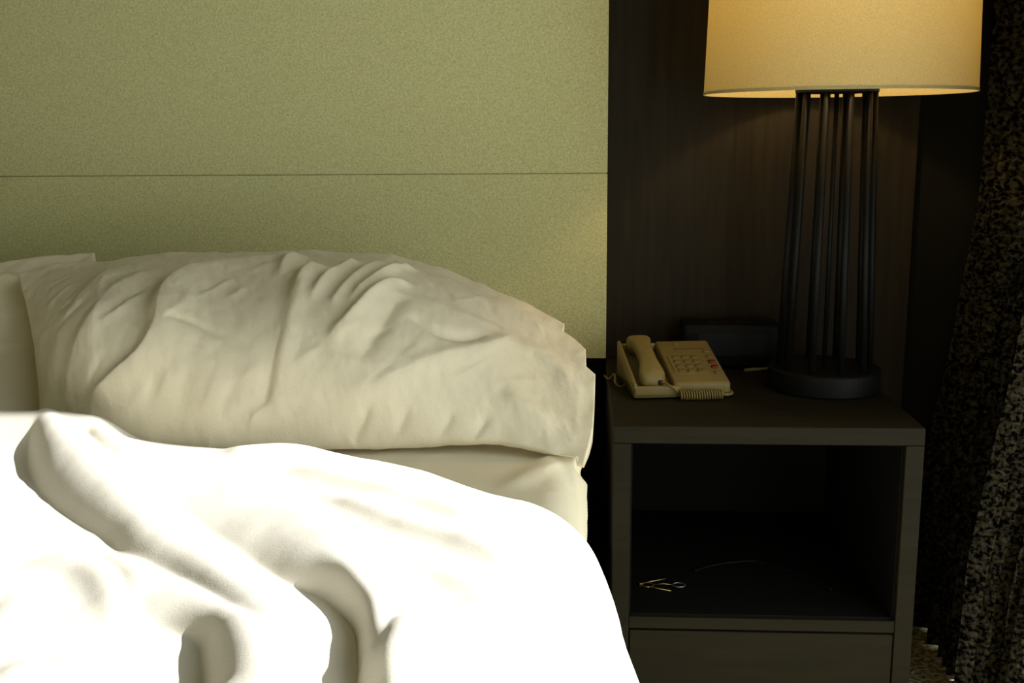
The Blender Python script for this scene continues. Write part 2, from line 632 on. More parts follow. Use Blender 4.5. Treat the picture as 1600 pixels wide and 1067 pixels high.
bmm.faces.new([bmm.verts[i] for i in range(nxx)])
bmm.faces.new([bmm.verts[(nyy - 1) * nxx + i] for i in range(nxx)][::-1])
bmm.faces.new([bmm.verts[i * nxx] for i in range(nyy)] + [bmm.verts[i * nxx + nxx - 1] for i in range(nyy)][::-1])
msh = bmm
o = bobj('fitted_sheet', msh, 'sheet', True)

# ================================================================== DUVET
DZ = 0.622


def duvet():
    r = 0.075
    s_e = -0.082
    smax = s_e + r * math.pi / 2 + 0.34
    s = np.concatenate([np.linspace(-1.95, -1.2, 80, endpoint=False), np.linspace(-1.2, smax, 560)])
    q = np.linspace(0, 1, 380)                                  # hem -> foot
    hem_x = [-2.0, -0.80, -0.66, -0.52, -0.40, -0.30, -0.22, -0.12, -0.05, 0.02, 0.10, 0.40]
    hem_y = [-0.80, -0.80, -0.81, -0.845, -0.86, -0.89, -0.94, -1.03, -1.085, -1.115, -1.10, -1.06]
    hy = np.interp(s, hem_x, hem_y)
    k = np.ones(15) / 15
    hy = np.convolve(np.pad(hy, 7, mode='edge'), k, 'valid')
    qq = q ** 1.25
    S = np.repeat(s[None], len(q), 0)
    T = hy[None] + (-2.13 - hy[None]) * qq[:, None]
    a = np.clip((S - s_e) / r, 0, math.pi / 2)
    hang = np.clip(S - (s_e + r * math.pi / 2), 0, None)
    X = np.where(S < s_e, S, s_e + r * np.sin(a))
    Z = DZ - r * (1 - np.cos(a)) - hang
    nx, nz = np.where(S < s_e, 0, np.sin(a)), np.where(S < s_e, 1, np.cos(a))
    # the side swells outwards and comes out a little more towards the foot
    sw = np.clip((-1.0 - T) / 0.45, 0, 1.4)
    X = X + (np.clip(hang / 0.06, 0, 1) * 0.018 + np.sin(a) * 0.062 * sw)
    h = np.zeros_like(S)

    def px(pts, z=0.66):
        return [tuple(on_z(u, v, z)[:2]) for u, v in pts]
    H = lambda pts, hh, wl, wr, fade=(0.08, 0.1), pw=1.7, z=0.66: ridge(S, T, px(pts, z), hh, wl, wr, fade, pw)
    # long diagonal rolls of cloth, each rounding down to a crease on its lee side
    RL = lambda cr, ce, hh, w, fade: roll(S, T, px(cr, 0.67), px(ce, 0.635), hh, w, fade)
    h += RL([(20, 590), (63, 640), (100, 687), (168, 746), (226, 796), (293, 834), (377, 892), (440, 930), (520, 985), (590, 1067), (640, 1150)],
            [(-20, 610), (20, 650), (40, 700), (58, 758), (105, 804), (165, 842), (196, 866), (256, 896), (318, 936), (378, 990), (425, 1050), (455, 1130)],
            [0.040, 0.054, 0.048, 0.034, 0.025, 0.021, 0.020, 0.022, 0.024], 0.055, (0.03, 0.05))
    h += RL([(112, 660), (150, 668), (210, 683), (293, 708), (335, 725), (419, 779), (490, 813), (530, 868), (575, 935), (592, 1024), (600, 1110)],
            [(112, 672), (180, 740), (240, 790), (310, 830), (390, 882), (450, 920), (505, 938), (545, 970), (568, 1010), (578, 1110)],
            [0.014, 0.022, 0.024, 0.022, 0.027, 0.038, 0.044, 0.044, 0.040], 0.045, (0.10, 0.05))
    h += RL([(140, 815), (200, 850), (268, 884), (335, 925), (380, 970), (405, 1030), (418, 1120)],
            [(120, 850), (185, 900), (200, 940), (232, 972), (268, 985), (316, 1008), (326, 1060), (328, 1120)],
            [0.004, 0.010, 0.016, 0.026, 0.042, 0.046, 0.046], 0.045, (0.15, 0.02))
    # the dip at the right
    h += RL([(860, 905), (752, 915), (708, 942), (670, 1000), (648, 1060), (640, 1130)],
            [(850, 930), (745, 940), (690, 962), (645, 1012), (617, 1050), (605, 1130)],
            [0.006, 0.022, 0.030, 0.030], 0.09, (0.3, 0.05))
    h += H([(470, 740), (560, 780), (640, 810), (770, 850), (860, 905)], [0.016, 0.025, 0.025, 0.016], 0.04, 0.024, (0.25, 0.3), 1.4)
    h += H([(420, 708), (540, 735), (680, 770), (830, 830)], [0.014, 0.019, 0.014], 0.035, 0.024, (0.25, 0.3), 1.4)
    h += H([(500, 830), (600, 850), (720, 885), (820, 930)], [0.018, 0.022, 0.014], 0.04, 0.022, (0.25, 0.3), 1.4)
    h += H([(395, 760), (450, 775), (520, 830)], [0.010, 0.012], 0.03, 0.02, (0.3, 0.3), 1.4)
    h += H([(345, 712), (400, 704), (480, 708), (560, 722)], [0.010, 0.013, 0.008], 0.03, 0.03, (0.2, 0.4), 1.6, 0.64)
    # wrinkles in the flat near field at the left
    h += H([(0, 860), (90, 850), (150, 868), (178, 920), (200, 965)], [0.008, 0.014, 0.012], 0.03, 0.018, (0.3, 0.2))
    h += H([(-40, 1026), (60, 1023), (150, 1012), (180, 1005)], [0.012, 0.013], 0.03, 0.008, (0.2, 0.3))
    h += H([(-40, 930), (80, 925), (190, 950)], [0.008, 0.008], 0.05, 0.03, (0.2, 0.3))
    h += 0.006 * fbm(S * 4.2 + 3, T * 4.2 + 8, 2) + 0.0008 * fbm(S * 26, T * 26, 3)
    h = np.maximum(h, ridge(S, T, [(-1.6, -0.85), (-1.1, -0.85), (-0.86, -0.85), (-0.76, -0.855), (-0.66, -0.87)], [0.05, 0.05, 0.05, 0.04], 0.06, 0.05, (0.05, 0.2)))
    kb = np.array([1, 2, 3, 2, 1]) / 9.0
    for _ in range(2):                                          # relax the cloth a little
        hp = np.pad(h, 2, mode='edge')
        h = sum(kb[i] * hp[i:i + h.shape[0], 2:-2] for i in range(5))
        hp = np.pad(h, 2, mode='edge')
        h = sum(kb[i] * hp[2:-2, i:i + h.shape[1]] for i in range(5))
    # hem closes down onto the sheet
    d = hy[None] - T
    e = np.clip(d / 0.045, 0, 1)
    e = np.sqrt(1 - (1 - e) ** 2)
    h = (h + (DZ - MZ) + 0.004) * e - (DZ - MZ) + 0.004
    X = X + nx * h
    Z = Z + nz * h
    # keep the cloth outside the rounded edge of the mattress
    cl_ = 0.013
    Z = np.where(X < -0.05, np.maximum(Z, MZ + cl_), Z)
    rx, rz = X + 0.05, Z - (MZ - 0.05)
    rho = np.maximum(np.hypot(rx, rz), 1e-6)
    f_ = np.where((rx > 0) & (rz > 0) & (rho < 0.05 + cl_), (0.05 + cl_) / rho, 1.0)
    X, Z = -0.05 + rx * f_, (MZ - 0.05) + rz * f_
    X = np.where(Z <= MZ - 0.05 + 1e-5, np.maximum(X, cl_), X)
    Yw = T.copy()
    return np.stack([X, Yw, Z], -1)


P = duvet()
me = grid_mesh('duvet', P)
dv = obj('duvet', me, 'duvet', None, True)
tag(dv, 'rumpled white duvet in bright sunlight spread over the bed', 'duvet')
sd = dv.modifiers.new('thickness', 'SOLIDIFY')
sd.thickness = 0.006
sd.offset = -1


# ================================================================== PILLOWS
def coons(bot, top, left, right, nu, nv):
    u = np.linspace(0, 1, nu)
    v = np.linspace(0, 1, nv)
    def samp(poly, t, smooth=True):
        p = np.array(poly, float)
        s = np.concatenate([[0], np.cumsum(np.hypot(*np.diff(p, axis=0).T))])
        s /= s[-1]
        return np.stack([np.interp(t, s, p[:, 0]), np.interp(t, s, p[:, 1])], -1)
    B, Tt, Lf, Rt = samp(bot, u), samp(top, u), samp(left, v), samp(right, v)
    U, V = np.meshgrid(u, v)
    U, V = U[..., None], V[..., None]
    P = (1 - V) * B[None] + V * Tt[None] + (1 - U) * Lf[:, None] + U * Rt[:, None]
    P -= (1 - U) * (1 - V) * B[0] + U * (1 - V) * B[-1] + (1 - U) * V * Tt[0] + U * V * Tt[-1]
    return P, U[..., 0], V[..., 0]


class Leaning:
    """a tilted plane with axes a (along the bed head) and b (up the slope)"""
    def __init__(self, y0, z0, y1, z1):
        self.o = Vector((0, y0, z0))
        self.a = Vector((1, 0, 0))
        self.b = Vector((0, y1 - y0, z1 - z0)).normalized()
        self.n = self.a.cross(self.b)          # towards the camera and up

    def px(self, pts):
        out = []
        for u, v in pts:
            p = on_plane(u, v, self.o, self.n) - self.o
            out.append((p.dot(self.a), p.dot(self.b)))
        return out

    def world(self, A, B, H):
        o, a, b, n = map(np.array, (self.o, self.a, self.b, self.n))
        return o + A[..., None] * a + B[..., None] * b + H[..., None] * n


def pillow_mesh(name, pl, bot, top, left, right, nu, nv, front, back, folds, ulim, floor_z):
    G, U, V = coons(pl.px(bot), pl.px(top), pl.px(left), pl.px(right), nu, nv)
    A, B = G[..., 0], G[..., 1]
    tf = front(U, V)
    tb = back(U, V)
    hf = folds(A, B, U, V)
    mask = np.clip(np.minimum(np.minimum(U, 1 - U) / 0.03, np.minimum(V, 1 - V) / 0.06), 0, 1)
    wob = 0.004 * fbm(A * 18, B * 18, 3) * (1 - mask)
    Fp = pl.world(A, B, tf + hf * (0.25 + 0.75 * mask) + wob)
    Bp = pl.world(A, B, -tb * 1.0 + wob + 0.004 * fbm(A * 9 + 4, B * 9, 3) * mask)
    Fp[..., 2] = np.where(Fp[..., 0] < 0.0, np.maximum(Fp[..., 2], floor_z + 0.003), Fp[..., 2])
    Bp[..., 2] = np.where(Bp[..., 0] < 0.0, np.maximum(Bp[..., 2], floor_z), Bp[..., 2])
    ny_, nx_, _ = Fp.shape
    N0 = ny_ * nx_
    idx = np.arange(N0).reshape(ny_, nx_)
    q1 = np.stack([idx[:-1, :-1], idx[:-1, 1:], idx[1:, 1:], idx[1:, :-1]], -1).reshape(-1, 4)
    q2 = (np.stack([idx[:-1, :-1], idx[1:, :-1], idx[1:, 1:], idx[:-1, 1:]], -1) + N0).reshape(-1, 4)
    loop = np.concatenate([idx[0, :], idx[1:, -1], idx[-1, -2::-1], idx[-2:0:-1, 0]])
    l2 = np.roll(loop, -1)
    q3 = np.stack([loop, loop + N0, l2 + N0, l2], -1)
    me = bpy.data.meshes.new(name)
    me.from_pydata(np.concatenate([Fp.reshape(-1, 3), Bp.reshape(-1, 3)]).tolist(), [], np.concatenate([q1, q2, q3]).tolist())
    me.update()
    return me


def sstep(a, b, x):
    t = np.clip((x - a) / (b - a), 0, 1)
    return t * t * (3 - 2 * t)


PL = Leaning(-0.78, 0.622, -0.36, 0.872)
bot = [(62, 640), (150, 690), (330, 712), (480, 703), (600, 696), (700, 690), (780, 692), (845, 706), (912, 730)]
top = [(28, 428), (90, 417), (150, 410), (220, 402), (300, 396), (400, 393), (520, 395), (610, 400), (700, 425), (760, 448), (830, 481), (882, 508)]
left = [(62, 640), (60, 590), (52, 530), (40, 470), (28, 428)]
right = [(912, 730), (921, 700), (926, 680), (929, 630), (930, 600), (916, 588), (915, 556), (898, 536), (880, 522), (882, 508)]


def p_front(U, V):
    fu = np.clip(U / 0.16, 0, 1) ** 0.6
    fu = fu * (1 - 0.80 * sstep(0.58, 0.98, U))
    fv = np.sin(math.pi * np.clip(V, 0, 1) ** 0.72)
    return 0.004 + 0.105 * fu * fv


def p_back(U, V):
    fu = sstep(0.02, 0.4, U) * (1 - 0.85 * sstep(0.6, 0.95, U))
    fv = np.clip(4 * V * (1 - V), 0, 1) ** 0.6
    return 0.004 + 0.10 * fu * fv


def p_folds(A, B, U, V):
    h = np.zeros_like(A)

    def f(pts, hh, wl, wr, fade=(0.15, 0.2), pw=1.6):
        return ridge(A, B, PL.px(pts), hh, wl, wr, fade, pw)
    # right half: fan of folds running down to the left
    h += f([(506, 452), (489, 483), (468, 551), (448, 610), (420, 690)], [0.016, 0.020, 0.015, 0.008], 0.024, 0.011)
    h += f([(562, 434), (543, 462), (521, 497), (500, 550)], [0.011, 0.014, 0.008], 0.013, 0.009)
    h += f([(604, 430), (578, 468), (548, 520), (528, 560)], [0.008, 0.011, 0.009, 0.005], 0.014, 0.009)
    h += f([(652, 438), (621, 462), (592, 497), (552, 556)], [0.012, 0.015, 0.009], 0.015, 0.010)
    h += f([(655, 495), (621, 503), (592, 533), (557, 575), (515, 612)], [0.010, 0.017, 0.015, 0.008], 0.019, 0.011)
    h -= f([(640, 520), (606, 579), (571, 630)], [0.006, 0.008, 0.006], 0.016, 0.016)
    h += f([(812, 548), (770, 579), (699, 608), (592, 651), (520, 668)], [0.008, 0.009, 0.007, 0.005], 0.030, 0.018)
    h -= f([(640, 556), (692, 578), (728, 578), (770, 562)], [0.006, 0.008, 0.006], 0.012, 0.008)
    h += f([(775, 640), (824, 658), (880, 684)], [0.006, 0.010, 0.006], 0.016, 0.020, (0.3, 0.3))
    h += f([(806, 554), (850, 580), (880, 600), (905, 660)], [0.008, 0.008, 0.004], 0.020, 0.016, (0.3, 0.3))
    h += f([(760, 470), (820, 505), (870, 545)], [0.006, 0.006], 0.025, 0.02, (0.3, 0.3))
    # left half: the big flap and the folds going down to the left corner
    h += f([(470, 424), (394, 444), (325, 468), (284, 518), (272, 583), (255, 612), (228, 632), (150, 670)],
           [0.014, 0.014, 0.020, 0.022, 0.022, 0.020, 0.014], 0.060, 0.013, (0.05, 0.05))
    h += f([(466, 424), (456, 460), (452, 500)], [0.014, 0.010], 0.020, 0.012, (0.02, 0.4))
    h -= f([(485, 490), (466, 554), (443, 626), (415, 690)], [0.004, 0.012, 0.014, 0.010], 0.010, 0.012)
    h += f([(262, 455), (223, 495), (190, 534), (177, 563), (144, 600), (105, 660)], [0.005, 0.008, 0.009, 0.008], 0.030, 0.014)
    h += f([(205, 440), (160, 500), (120, 560), (90, 620)], [0.003, 0.005, 0.004], 0.03, 0.016)
    h -= f([(285, 580), (328, 586), (380, 606)], [0.003, 0.004, 0.002], 0.007, 0.007)
    rg = np.random.RandomState(5)
    for k in range(46):
        x0, y0 = rg.uniform(90, 880), rg.uniform(440, 670)
        ln, an = rg.uniform(35, 110), rg.uniform(0.5, 1.15) if x0 < 700 else rg.uniform(-0.2, 0.8)
        bend = rg.uniform(-14, 14)
        dx, dy = -math.cos(an) * ln, math.sin(an) * ln * 0.8
        sg = rg.choice([1, 1, -1])
        a0 = rg.uniform(0.0012, 0.0034) * (0.6 if x0 > 700 else 1.0)
        h += sg * f([(x0, y0), (x0 + dx / 2 + bend, y0 + dy / 2), (x0 + dx, y0 + dy)], [a0, a0, a0 * 0.6], rg.uniform(0.008, 0.018), rg.uniform(0.005, 0.010), (0.35, 0.4))
    # gathers where it meets the sheet
    for x0 in (557, 614, 681, 735):
        h -= f([(x0 - 4, 698), (x0 + 12, 684), (x0 + 34, 664)], [0.012, 0.010, 0.004], 0.008, 0.010, (0.05, 0.3))
    h += 0.0016 * fbm(A * 13 + B * 9, B * 9 - A * 5, 2) + 0.0007 * fbm(A * 70 + B * 30, B * 34 - A * 15, 3)
    # hem seam of the open end
    return h


me = pillow_mesh('pillow', PL, bot, top, left, right, 420, 210, p_front, p_back, p_folds, None, MZ + 0.010)
pw_ = obj('pillow', me, 'linen', None, True)
tag(pw_, 'large wrinkled white pillow with open hemmed end beside the nightstand', 'pillow', 'pillows at the headboard')

PL2 = Leaning(-0.58, 0.68, -0.22, 0.89)
bot2 = [(-760, 655), (-400, 690), (-60, 675), (70, 640)]
top2 = [(-760, 430), (-500, 425), (-200, 428), (0, 413), (90, 402), (148, 397)]
left2 = [(-760, 655), (-790, 540), (-760, 430)]
right2 = [(70, 640), (110, 520), (150, 412), (148, 397)]


def p2_front(U, V):
    fu = np.clip(U / 0.14, 0, 1) ** 0.6 * (1 - sstep(0.74, 0.89, U))
    return 0.004 + 0.13 * fu * np.sin(math.pi * np.clip(V, 0, 1) ** 0.85)


def p2_back(U, V):
    fu = np.clip(np.minimum(U, 1 - U) / 0.25, 0, 1) ** 0.9
    return 0.004 + 0.06 * fu * np.clip(4 * V * (1 - V), 0, 1) ** 0.6


def p2_folds(A, B, U, V):
    h = ridge(A, B, PL2.px([(20, 430), (-10, 480), (-20, 560)]), [0.01, 0.012], 0.03, 0.03)
    return h + 0.003 * fbm(A * 11 + 3, B * 11, 3) + 0.0008 * fbm(A * 50, B * 50, 3)


me = pillow_mesh('pillow', PL2, bot2, top2, left2, right2, 260, 120, p2_front, p2_back, p2_folds, None, MZ + 0.010)
pw2 = obj('pillow', me, 'linen', None, True)
tag(pw2, 'white pillow cut off by the left edge, its corner poking up behind its neighbour', 'pillow', 'pillows at the headboard')

# ================================================================== NIGHTSTAND
NZ_ = 0.60
NYF, NYB = -0.595, -0.03
nl = on_plane(958, 684, (0, NYF, 0), (0, 1, 0)).x
nr = on_plane(1446, 684, (0, NYF, 0), (0, 1, 0)).x
ns = thing('nightstand', 'dark espresso wood nightstand with open shelf under its top', 'nightstand', ((nl + nr) / 2, (NYF + NYB) / 2, 0))
nloc = Vector(ns.location)
hw = (nr - nl) / 2
yf, yb = NYF - nloc.y, NYB - nloc.y
T_ = 0.031
z_shelf = on_y(1200, 968, NYF).z          # top of the rail below the opening
obj('top', bx(-hw, hw, yf, yb, NZ_ - T_, NZ_, bev=0.002), 'stand', ns)
for s in (-1, 1):
    obj('side_panel', bx(min(s * hw, s * (hw - T_)), max(s * hw, s * (hw - T_)), yf, yb, 0.0, NZ_ - T_ - 0.0005, bev=0.0015), 'stand', ns)
obj('shelf', bx(-hw + T_ + 0.0005, hw - T_ - 0.0005, yf + 0.002, yb - 0.012, z_shelf - 0.022, z_shelf, bev=0.001), 'stand', ns)
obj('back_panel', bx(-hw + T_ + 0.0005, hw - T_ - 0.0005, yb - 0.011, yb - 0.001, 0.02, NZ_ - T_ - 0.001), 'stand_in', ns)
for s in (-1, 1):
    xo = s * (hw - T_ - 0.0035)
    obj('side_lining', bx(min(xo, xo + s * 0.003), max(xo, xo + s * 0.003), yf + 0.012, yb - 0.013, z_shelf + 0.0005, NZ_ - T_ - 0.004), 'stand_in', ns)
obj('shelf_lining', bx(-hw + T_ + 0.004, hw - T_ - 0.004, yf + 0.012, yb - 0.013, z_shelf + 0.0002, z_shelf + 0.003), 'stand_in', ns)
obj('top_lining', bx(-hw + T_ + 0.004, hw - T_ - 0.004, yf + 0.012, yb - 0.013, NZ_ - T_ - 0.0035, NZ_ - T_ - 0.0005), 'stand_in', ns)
obj('drawer_front', bx(-hw + T_ + 0.002, hw - T_ - 0.002, yf + 0.002, yf + 0.022, 0.05, z_shelf - 0.026, bev=0.0015), 'stand', ns)
obj('plinth', bx(-hw + T_ + 0.001, hw - T_ - 0.001, yf + 0.03, yf + 0.05, 0.0, 0.048), 'stand_in', ns)
SZ = z_shelf + 0.003

# ================================================================== LAMP
lp = on_z(1296, 603, NZ_)
LX, LY = on_y(1300, 300, -0.29).x, -0.292
lamp = thing('table_lamp', 'table lamp with lit cream drum shade on a cage of black rods', 'lamp', (LX, LY, NZ_))
obj('base', lathe(bmesh.new(), [(0, 0.0), (0.105, 0.0), (0.108, 0.003), (0.108, 0.040), (0.105, 0.043), (0, 0.043)], 64), 'black_metal', lamp, False)
z_rim = on_y(1316, 146, LY).z - NZ_
z_plate = z_rim + 0.001
rb, rt, rr = 0.086, 0.068, 0.0066
proto = None
for k in range(10):
    th = R(-9.6 + 36 * k)
    bmr = tube(bmesh.new(), [(rb * math.cos(th), rb * math.sin(th), 0.040), (rt * math.cos(th), rt * math.sin(th), z_plate)], rr, 12)
    obj('rod', bmr, 'black_metal', lamp, True)
obj('stem', tube(bmesh.new(), [(0, 0, 0.04), (0, 0, z_plate + 0.05)], 0.0045, 12), 'black_metal', lamp, True)
obj('top_plate', lathe(bmesh.new(), [(0, z_plate), (0.075, z_plate), (0.076, z_plate + 0.001), (0.076, z_plate + 0.006), (0.075, z_plate + 0.007), (0, z_plate + 0.007)], 48), 'black_metal', lamp)
obj('socket', lathe(bmesh.new(), [(0, z_plate + 0.0075), (0.02, z_plate + 0.0075), (0.02, z_plate + 0.07), (0.014, z_plate + 0.08), (0, z_plate + 0.08)], 24), 'black_metal', lamp, False)
bz = z_plate + 0.135
prof_b = [(0, -0.055), (0.013, -0.05), (0.014, -0.035), (0.022, -0.015), (0.030, 0.008), (0.028, 0.024), (0.017, 0.036), (0, 0.041)]
obj('bulb', lathe(bmesh.new(), [(r, z + bz) for r, z in prof_b], 24), 'bulb', lamp, True)
r_bot = (on_y(1533, 140, LY).x - on_y(1097, 148, LY).x) / 2 * 0.957
SH = 0.31
r_top = r_bot - 0.010
th_ = 0.002
shade = obj('shade', lathe(bmesh.new(), [(r_bot, z_rim), (r_top, z_rim + SH), (r_top - th_, z_rim + SH), (r_bot - th_, z_rim)], 128, closed=True), 'shade', lamp, True)
es = shade.modifiers.new('edges', 'EDGE_SPLIT')
es.split_angle = R(40)
obj('hem_tape', lathe(bmesh.new(), [(r_bot + 0.0002, z_rim - 0.0004), (r_bot + 0.0011, z_rim - 0.0004), (r_bot + 0.0006, z_rim + 0.005), (r_bot - 0.0003, z_rim + 0.005)], 128, closed=True), 'shade', shade, False)
bmh = bmesh.new()
for k in range(3):
    th = R(90 + 120 * k)
    tube(bmh, [(0.012 * math.cos(th), 0.012 * math.sin(th), z_rim + SH - 0.03), ((r_top - 0.003) * math.cos(th), (r_top - 0.003) * math.sin(th), z_rim + SH - 0.012)], 0.002, 8)
for s in (-1, 1):
    tube(bmh, [(s * 0.022, 0, z_plate + 0.01), (s * 0.05, 0, z_plate + 0.08), (s * 0.055, 0, z_plate + 0.16), (s * 0.03, 0, z_plate + 0.25), (0, 0, z_rim + SH - 0.03)], 0.002, 8)
obj('harp', bmh, 'black_metal', lamp, True)
ld = bpy.data.lights.new('lamp_bulb_light', 'POINT')
ld.energy = 3.6
ld.color = (1.0, 0.68, 0.31)
ld.shadow_soft_size = 0.03
lo = bpy.data.objects.new('lamp_bulb_light', ld)
C.objects.link(lo)
lo.parent = lamp
lo.location = (0, 0, bz + 0.085)

# ================================================================== TELEPHONE
pf = on_z(990, 625, NZ_)
pr = on_z(1150, 625, NZ_)
PW = 0.188
ph_rz = R(7.0)
phone = thing('telephone', 'beige push-button telephone with handset and coiled cord on the nightstand', 'telephone', (pf.x, pf.y, NZ_), ph_rz)
D_, HF, HBK = 0.205, 0.024, 0.070


def ztop(y):
    return HF + (HBK - HF) * (y / D_)


def wedge(bm, x0, x1, y0, y1, zb, off, bev=0.0):
    vv = [bm.verts.new(p) for p in ((x0, y0, zb), (x1, y0, zb), (x1, y1, zb), (x0, y1, zb),
                                    (x0, y0, ztop(y0) + off), (x1, y0, ztop(y0) + off), (x1, y1, ztop(y1) + off), (x0, y1, ztop(y1) + off))]
    fs = [(3, 2, 1, 0), (4, 5, 6, 7), (0, 1, 5, 4), (1, 2, 6, 5), (2, 3, 7, 6), (3, 0, 4, 7)]
    for f_ in fs:
        bm.faces.new([vv[i] for i in f_])
    if bev:
        es_ = list({e for v in vv for e in v.link_edges})
        bmesh.ops.bevel(bm, geom=es_, offset=bev, segments=3, affect='EDGES', profile=0.5)
    return bm


XT = 0.078                                             # tray | keypad body
obj('body', wedge(bmesh.new(), XT, PW, 0.006, D_, 0.004, 0.004, 0.006), 'phone', phone, True)
tray = obj('tray', wedge(bmesh.new(), 0.0, XT + 0.004, 0.0, D_, 0.003, -0.012, 0.003), 'phone', phone, True)
bmr = bmesh.new()
wedge(bmr, 0.0, 0.007, 0.0, D_, 0.003, 0.006, 0.0028)
wedge(bmr, 0.0, XT + 0.012, 0.0, 0.009, 0.003, 0.0, 0.0028)
wedge(bmr, 0.0, XT + 0.004, D_ - 0.008, D_, 0.003, 0.0, 0.0028)
obj('tray_rim', bmr, 'phone', phone, True)
for fx, fy in ((0.02, 0.02), (PW - 0.02, 0.02), (0.02, D_ - 0.02), (PW - 0.02, D_ - 0.02)):
    obj('rubber_foot', lathe(bmesh.new(), [(0, 0), (0.008, 0), (0.008, 0.006), (0, 0.006)], 12, fx, fy), 'phone_dark', phone)

sl = math.atan2(HBK - HF, D_)


def key(name, x, y, w, d, h, mat, parent, bev=0.0015):
    o = obj(name, bx(-w / 2, w / 2, -d / 2, d / 2, -0.001, h, bev=bev), mat, parent, True)
    o.location = (x, y, ztop(y) + 0.004)
    o.rotation_euler = (sl, 0, 0)
    return o


plate = obj('keypad_plate', bx(-0.033, 0.033, -0.042, 0.042, -0.0005, 0.0012, bev=0.0005), 'phone', phone)
plate.location = (0.122, 0.088, ztop(0.088) + 0.004)
plate.rotation_euler = (sl, 0, 0)
for r_ in range(4):
    for c_ in range(3):
        key('dial_key', 0.103 + c_ * 0.019, 0.056 + r_ * 0.0205, 0.013, 0.011, 0.004, 'phone_key', phone)
for r_ in range(5):
    if r_ in (1, 2):
        continue
    key('function_key', 0.172, 0.048 + r_ * 0.024, 0.012, 0.008, 0.0035, 'phone_key', phone)
for r_ in (1, 2):
    kk = key('red_key', 0.172, 0.048 + r_ * 0.024, 0.013, 0.010, 0.004, 'red', phone)
    kk['label'] = 'small red key'
key('message_lamp', 0.118, D_ - 0.022, 0.012, 0.006, 0.003, 'phone_key', phone)
key('name_card', 0.140, D_ - 0.048, 0.062, 0.012, 0.0012, 'phone_key', phone, 0.0004)

# handset lying in the tray: two heads joined by a narrower bowed grip
secs = []
NS = 28
for i in range(NS + 1):
    t = i / NS
    y = 0.012 + t * 0.183
    headf = math.exp(-((t - 0.10) / 0.13) ** 2)
    headb = math.exp(-((t - 0.90) / 0.12) ** 2)
    w = 0.0165 + 0.0085 * headf + 0.0085 * headb
    capk = min(1.0, (min(t, 1 - t) / 0.045)) if min(t, 1 - t) < 0.045 else 1.0
    w *= 0.70 + 0.30 * math.sqrt(max(capk, 0))
    top_ = 0.030 + 0.014 * math.sin(math.pi * t) ** 0.8 + 0.004 * headb
    topz = ztop(y) - 0.012 + top_ * (0.75 + 0.25 * math.sqrt(max(capk, 0)))
    botz = ztop(y) - 0.0115 + 0.018 * (1 - min(1, headf + headb))
    cx = 0.040
    hh = (topz - botz) / 2
    cz = (topz + botz) / 2
    ring = []
    for k in range(20):
        a = 2 * math.pi * k / 20
        ca, sa = math.cos(a), math.sin(a)
        ring.append((cx + w * math.copysign(abs(ca) ** 0.55, ca), y, cz + hh * math.copysign(abs(sa) ** 0.55, sa)))
    secs.append(ring)
hand = obj('handset', loft(bmesh.new(), secs), 'phone', phone, True)
yj = 0.012
jk = obj('cord_socket', bx(0.049, 0.057, yj - 0.002, yj + 0.012, ztop(yj) - 0.002, ztop(yj) + 0.008, bev=0.001), 'phone_dark', hand)
# coiled cord: straight tail from the handset, then a coil lying along the front of the phone
tail = resample([(0.054, 0.010, ztop(0.012) + 0.004), (0.064, 0.0, ztop(0) + 0.006), (0.076, -0.006, 0.022), (0.086, -0.008, 0.013)], 24)
bmc = tube(bmesh.new(), [tuple(p) for p in tail], 0.0016, 8)
nco, seg = 17, 14
pts = []
for i in range(nco * seg + 1):
    t = i / (nco * seg)
    x = 0.086 + 0.082 * t
    a = 2 * math.pi * nco * t
    cy = -0.009 - 0.003 * math.sin(math.pi * t)
    pts.append((x, cy + 0.0080 * math.cos(a), 0.0100 + 0.0080 * math.sin(a)))
tube(bmc, pts, 0.0018, 7)
end = resample([(0.168, -0.005, 0.009), (0.178, -0.006, 0.008), (0.190, 0.006, 0.008), (0.189, 0.022, 0.010)], 20)
tube(bmc, [tuple(p) for p in end], 0.003, 8)
obj('coiled_cord', bmc, 'phone', phone, True)
line = resample([(0.004, 0.10, 0.010), (-0.010, 0.085, 0.006), (-0.020, 0.095, 0.012), (-0.016, 0.13, 0.022), (-0.022, 0.165, 0.004), (-0.026, 0.20, 0.003)], 30)
obj('line_cord', tube(bmesh.new(), [tuple(p) for p in line], 0.0022, 8), 'phone_key', phone, True)

# ================================================================== OTHER THINGS ON THE NIGHTSTAND
b0 = on_y(1069, 508, -0.135)
b1 = on_y(1222, 508, -0.135)
bh = b0.z - NZ_
clock = thing('clock_radio', 'black clock radio behind the telephone and lamp rods', 'clock radio', ((b0.x + b1.x) / 2, -0.085, NZ_))
hwc = (b1.x - b0.x) / 2
obj('case', bx(-hwc, hwc, -0.05, 0.05, 0.004, bh, bev=0.006, seg=3), 'black_plastic', clock, True)
obj('display_window', bx(-hwc + 0.03, hwc - 0.03, -0.0515, -0.0495, 0.03, bh - 0.018, bev=0.0005), 'black_metal', clock)
for i_ in range(4):
    obj('button', bx(-0.05 + i_ * 0.028, -0.034 + i_ * 0.028, -0.02, -0.008, bh - 0.001, bh + 0.003, bev=0.001), 'black_plastic', clock)
for s in (-1, 1):
    obj('foot', bx(s * (hwc - 0.02) - 0.008, s * (hwc - 0.02) + 0.008, -0.035, 0.035, 0.0, 0.0045), 'black_metal', clock)

